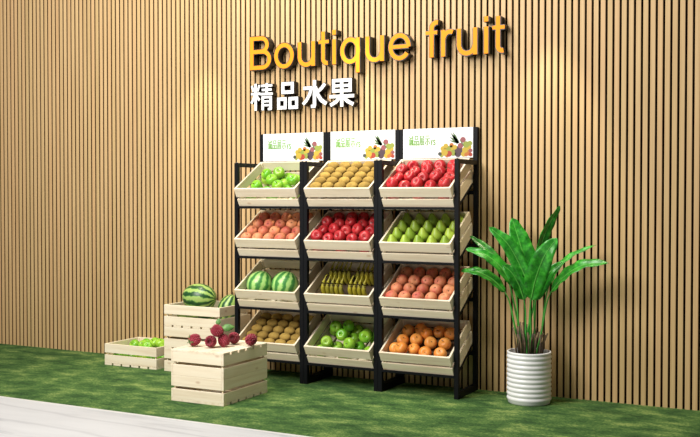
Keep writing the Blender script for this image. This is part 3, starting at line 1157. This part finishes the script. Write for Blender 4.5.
def plant_leaf(pxs, width, face=(0.46, -0.85, 0.25), stem_from=(0.0, 0.0), rib=True, fold=0.25, wprof=None, stem_r=0.006):
    """pxs: (x, y, Y) along the midrib, from the blade's base to its tip"""
    mid = bez([at(*p) - plant.location for p in pxs], 22)
    base = mid[0]
    root = Vector((stem_from[0], stem_from[1], PH - 0.03))
    t0 = (mid[1] - mid[0]).normalized()
    L = (base - root).length
    ctrl = [root, root.lerp(base, 0.4) + Vector((0, 0, 0.012)), root.lerp(base, 0.8) * 0.7 + (base - t0 * L * 0.2) * 0.3, base]
    st = bez(ctrl, 15)
    bm = bmesh.new()
    k = len(st)
    tube(bm, st, [stem_r * 1.35 + (stem_r * 0.6 - stem_r * 1.35) * i / (k - 1) for i in range(k)], 8)
    pet = link('petiole', bm, M['petiole'], plant, smooth=True)
    bm = bmesh.new()
    n = len(mid)
    N0 = Vector(face).normalized()
    A, B = [], []
    cols = (-1, -0.6, -0.2, 0, 0.2, 0.6, 1)
    for i, p in enumerate(mid):
        t = i / (n - 1)
        tg = (mid[min(i + 1, n - 1)] - mid[max(i - 1, 0)]).normalized()
        s = tg.cross(N0).normalized()
        nn = s.cross(tg).normalized()
        w = width * (math.sin(PI * (0.03 + 0.95 * t) ** 0.82) ** 0.62 if 0 < i < n - 1 else 0.02)
        ra, rb = [], []
        for c in cols:
            wave = 0.10 * width * math.sin(t * 26 + c * 2) * abs(c)
            q = p + s * (c * w) + nn * (fold * w * (abs(c) ** 1.3) + wave)
            ra.append(bm.verts.new(q))
            rb.append(bm.verts.new(q - nn * 0.0016))
        A.append(ra); B.append(rb)
    m = len(cols) - 1
    for i in range(n - 1):
        for j in range(m):
            bm.faces.new((A[i][j], A[i][j + 1], A[i + 1][j + 1], A[i + 1][j]))
            bm.faces.new((B[i][j], B[i + 1][j], B[i + 1][j + 1], B[i][j + 1]))
        bm.faces.new((A[i][0], A[i + 1][0], B[i + 1][0], B[i][0]))
        bm.faces.new((A[i][m], B[i][m], B[i + 1][m], A[i + 1][m]))
    bmesh.ops.recalc_face_normals(bm, faces=bm.faces[:])
    lf = link('leaf', bm, M['leaf'], plant, smooth=True)
    bm = bmesh.new()
    tube(bm, [p + Vector((0, -0.0005, 0)) for p in mid[:-1]], [0.0042 * (1 - i / n) + 0.001 for i in range(n - 1)], 6)
    link('midrib', bm, M['midrib'], lf, smooth=True)


LV = [
    ([(530, 292, -.20), (526, 265, -.18), (519, 240, -.16), (512, 218, -.14)], 0.078, (0.5, -0.85, 0.1), (-0.01, 0.02)),
    ([(533, 295, -.28), (520, 265, -.32), (507, 243, -.36), (489, 227, -.38)], 0.052, (0.1, -0.9, 0.5), (-0.02, -0.03)),
    ([(513, 285, -.26), (500, 266, -.30), (484, 254, -.33), (466, 249, -.34)], 0.046, (0.2, -0.7, 0.7), (-0.04, -0.02)),
    ([(505, 292, -.24), (492, 279, -.28), (477, 272, -.32), (461, 271, -.34)], 0.044, (0.1, -0.6, 0.8), (-0.05, 0.0)),
    ([(503, 268, -.16), (492, 254, -.15), (482, 245, -.14), (470, 236, -.13)], 0.030, (0.3, -0.8, 0.6), (-0.03, 0.04)),
    ([(537, 270, -.20), (541, 246, -.18), (549, 225, -.17), (560, 206, -.16)], 0.040, (0.9, -0.6, 0.1), (0.02, 0.03)),
    ([(531, 300, -.30), (536, 278, -.35), (545, 255, -.40), (557, 238, -.40)], 0.072, (0.2, -0.95, 0.25), (0.02, -0.03)),
    ([(549, 285, -.18), (558, 268, -.16), (573, 255, -.14), (596, 245, -.13)], 0.030, (-0.3, -0.6, 0.8), (0.05, 0.03)),
    ([(551, 292, -.26), (565, 276, -.28), (584, 265, -.30), (609, 263, -.31)], 0.050, (-0.2, -0.65, 0.75), (0.05, -0.01)),
    ([(524, 300, -.28), (519, 285, -.31), (512, 273, -.34), (503, 265, -.36)], 0.050, (0.4, -0.85, 0.3), (0.0, -0.05)),
    ([(536, 300, -.24), (543, 285, -.24), (550, 272, -.24), (563, 262, -.23)], 0.040, (0.3, -0.85, 0.3), (0.03, 0.0)),
]
for a in LV: plant_leaf(*a)

# ------------------------------------------------------------------ sign
def arc(cx_, cy_, rx, ry, a0, a1, n=18):
    return [(cx_ + rx * math.cos(math.radians(a0 + (a1 - a0) * i / n)), cy_ + ry * math.sin(math.radians(a0 + (a1 - a0) * i / n))) for i in range(n + 1)]


def S(pts, w=88, closed=False): return (pts, w, closed)


G = {
    'B': (667, [S([(120, 716), (120, 0)], 94), S([(73, 674), (330, 674)] + arc(365, 530, 150, 144, 90, -90) + [(330, 386), (120, 386)], 86),
                S([(120, 386), (360, 386)] + arc(395, 214, 180, 172, 90, -90) + [(360, 42), (73, 42)], 86)]),
    'o': (556, [S(arc(276, 259, 199, 229, 0, 350, 35), 88, True)]),
    'u': (556, [S([(108, 519), (108, 210)] + arc(272, 205, 164, 173, 180, 352), 88), S([(442, 519), (442, 0)])]),
    't': (278, [S([(127, 700), (127, 130)] + arc(215, 128, 88, 90, 180, 285, 10), 86), S([(17, 485), (262, 485)], 70)]),
    'i': (222, [S([(110, 0), (110, 519)]), S([(110, 615), (110, 716)])]),
    'q': (556, [S(arc(264, 259, 186, 229, 0, 350, 35), 88, True), S([(441, 519), (441, -199)])]),
    'e': (556, [S(arc(276, 259, 199, 229, -2, 325, 34), 86), S([(80, 262), (474, 262)], 72)]),
    'f': (278, [S([(140, 0), (140, 560)] + arc(255, 565, 115, 120, 180, 80, 10), 88), S([(9, 485), (262, 485)], 70)]),
    'r': (333, [S([(108, 0), (108, 519)]), S([(110, 300)] + arc(250, 310, 140, 172, 165, 65, 10), 84)]),
    ' ': (278, []),
}
EM = 0.3545 / 1000
pen = -0.945 - 73 * EM
BASE = 2.328
LAB = ['capital letter B at the start of the orange word on the wall', 'letter o right after the capital B in the orange sign', 'letter u between o and t in the orange sign',
       'letter t between u and i in the first orange word', 'letter i before the q in the orange sign', 'letter q with its tail hanging down in the orange sign',
       'letter u between q and e in the orange sign', 'letter e ending the first orange word on the wall', None, 'letter f starting the second orange word on the wall',
       'letter r right after the f in the orange sign', 'letter u between r and i in the orange sign', 'letter i before the last t of the orange sign', 'letter t ending the orange sign on the right']
for i, ch in enumerate('Boutique fruit'):
    adv, st = G[ch]
    if st:
        ox = pen + adv * EM / 2
        bm = bmesh.new()
        strokes_mesh(bm, [(p, w + 30, c) for p, w, c in st], EM, -0.070, -0.0005, org=(-adv * EM / 2, 0))
        o = link('sign_letter', bm, M['signblack'])
        o.location = (ox, 0, BASE)
        tag(o, LAB[i], 'letter', 'orange letters of the wall sign')
        bm = bmesh.new()
        strokes_mesh(bm, [(p, w - 1, c) for p, w, c in st], EM, -0.0730, -0.0695, org=(-adv * EM / 2, 0))
        link('face', bm, M['yellow'], o)
        o.children[0]['label'] = 'orange front face'
    pen += adv * EM
def bx4(x0, x1, y0, y1, t):
    """a box outline of four strokes"""
    h = t / 2
    return [S([(x0 + h, y0), (x0 + h, y1)], t), S([(x1 - h, y0), (x1 - h, y1)], t), S([(x0, y1 - h), (x1, y1 - h)], t), S([(x0, y0 + h), (x1, y0 + h)], t)]


CN = [
    ([S([(22, 0), (22, 98)], 10), S([(2, 61), (43, 61)], 9), S([(5, 91), (12, 70)], 8), S([(39, 92), (31, 70)], 8), S([(20, 57), (3, 27)], 9), S([(25, 56), (39, 37)], 9),
      S([(47, 89), (97, 89)], 8.5), S([(50, 74), (94, 74)], 8.5), S([(44, 59), (99, 59)], 8.5), S([(72, 98), (72, 59)], 10),
      S([(54, 51), (54, 0)], 10), S([(50, 47), (94, 47)], 8.5), S([(90, 48), (90, 4)], 10), S([(94, 4), (77, 4)], 8.5), S([(54, 32), (90, 32)], 7.5), S([(54, 18), (90, 18)], 7.5)],
     -0.943, 0.203, 'first white Chinese character under the orange capital B'),
    (bx4(22, 78, 55, 97, 12) + bx4(2, 45, 0, 43, 12) + bx4(55, 98, 0, 43, 12), -0.705, 0.190, 'second white Chinese character, made of three boxes, on the wall'),
    ([S([(50, 98), (50, 6)], 13), S([(54, 6), (36, 6)], 11), S([(5, 71), (41, 71)], 12), S([(38, 74), (31, 48), (18, 28), (4, 14)], 12), S([(91, 83), (78, 68), (62, 56)], 12),
      S([(53, 74), (62, 48), (76, 27), (97, 12)], 13)], -0.483, 0.216, 'third white Chinese character, with sweeping strokes, on the wall'),
    (bx4(12, 88, 50, 97, 11) + [S([(14, 73), (86, 73)], 9), S([(50, 95), (50, 0)], 12), S([(2, 36), (98, 36)], 11), S([(45, 35), (28, 18), (5, 6)], 12), S([(55, 35), (72, 18), (95, 6)], 12)],
     -0.250, 0.214, 'fourth white Chinese character, at the right end of its row'),
]
for st, x, w_, lab in CN:
    bm = bmesh.new()
    st = [([(a * w_ / 0.212 - 50 * w_ / 0.212, b) for a, b in p], t, c) for p, t, c in st]
    strokes_mesh(bm, [(p, t + 4, c) for p, t, c in st], 0.00212, -0.060, -0.0005)
    o = link('sign_character', bm, M['signblack'])
    o.location = (x + w_ / 2, 0, 2.014)
    tag(o, lab, 'character', 'white characters of the wall sign')
    bm = bmesh.new()
    strokes_mesh(bm, st, 0.00212, -0.0640, -0.0590)
    link('face', bm, M['white'], o)['label'] = 'white front face'

# ------------------------------------------------------------------ light
w = bpy.data.worlds.new('world')
SC.world = w
w.use_nodes = True
bg = w.node_tree.nodes['Background']
bg.inputs[0].default_value = (0.97, 0.98, 1.0, 1)
bg.inputs[1].default_value = 0.12


def area(name, loc, target, size, power, col=(1, 1, 1), sy=None):
    l = bpy.data.lights.new(name, 'AREA')
    l.shape = 'RECTANGLE'
    l.size = size
    l.size_y = sy or size
    l.energy = power
    l.color = col
    o = bpy.data.objects.new(name, l)
    COL.objects.link(o)
    o.location = loc
    o.rotation_euler = (Vector(target) - Vector(loc)).to_track_quat('-Z', 'Y').to_euler()
    return o


area('key_light', (-1.3, -5.2, 4.1), (0.0, 0, 1.4), 2.6, 395, (1.0, 0.96, 0.90))
area('top_light', (-0.3, -2.0, 4.8), (0.1, -0.3, 0.7), 1.3, 135, (1.0, 0.97, 0.92))
for x in (-1.40, 0.0, 1.41):
    l = bpy.data.lights.new('wall_spot', 'SPOT')
    l.energy = 100
    l.color = (1.0, 0.92, 0.66)
    l.spot_size = math.radians(47)
    l.spot_blend = 0.45
    l.shadow_soft_size = 0.03
    o = bpy.data.objects.new('wall_spot', l)
    COL.objects.link(o)
    o.location = (x, -0.30, 3.08)
    o.rotation_euler = (0, 0, 0)

vs = SC.view_settings
vs.view_transform = 'Standard'
vs.look = 'None'
vs.exposure = 0.0
vs.gamma = 1.0
vs.use_curve_mapping = False
SC.cycles.max_bounces = 6
bpy.context.view_layer.update()
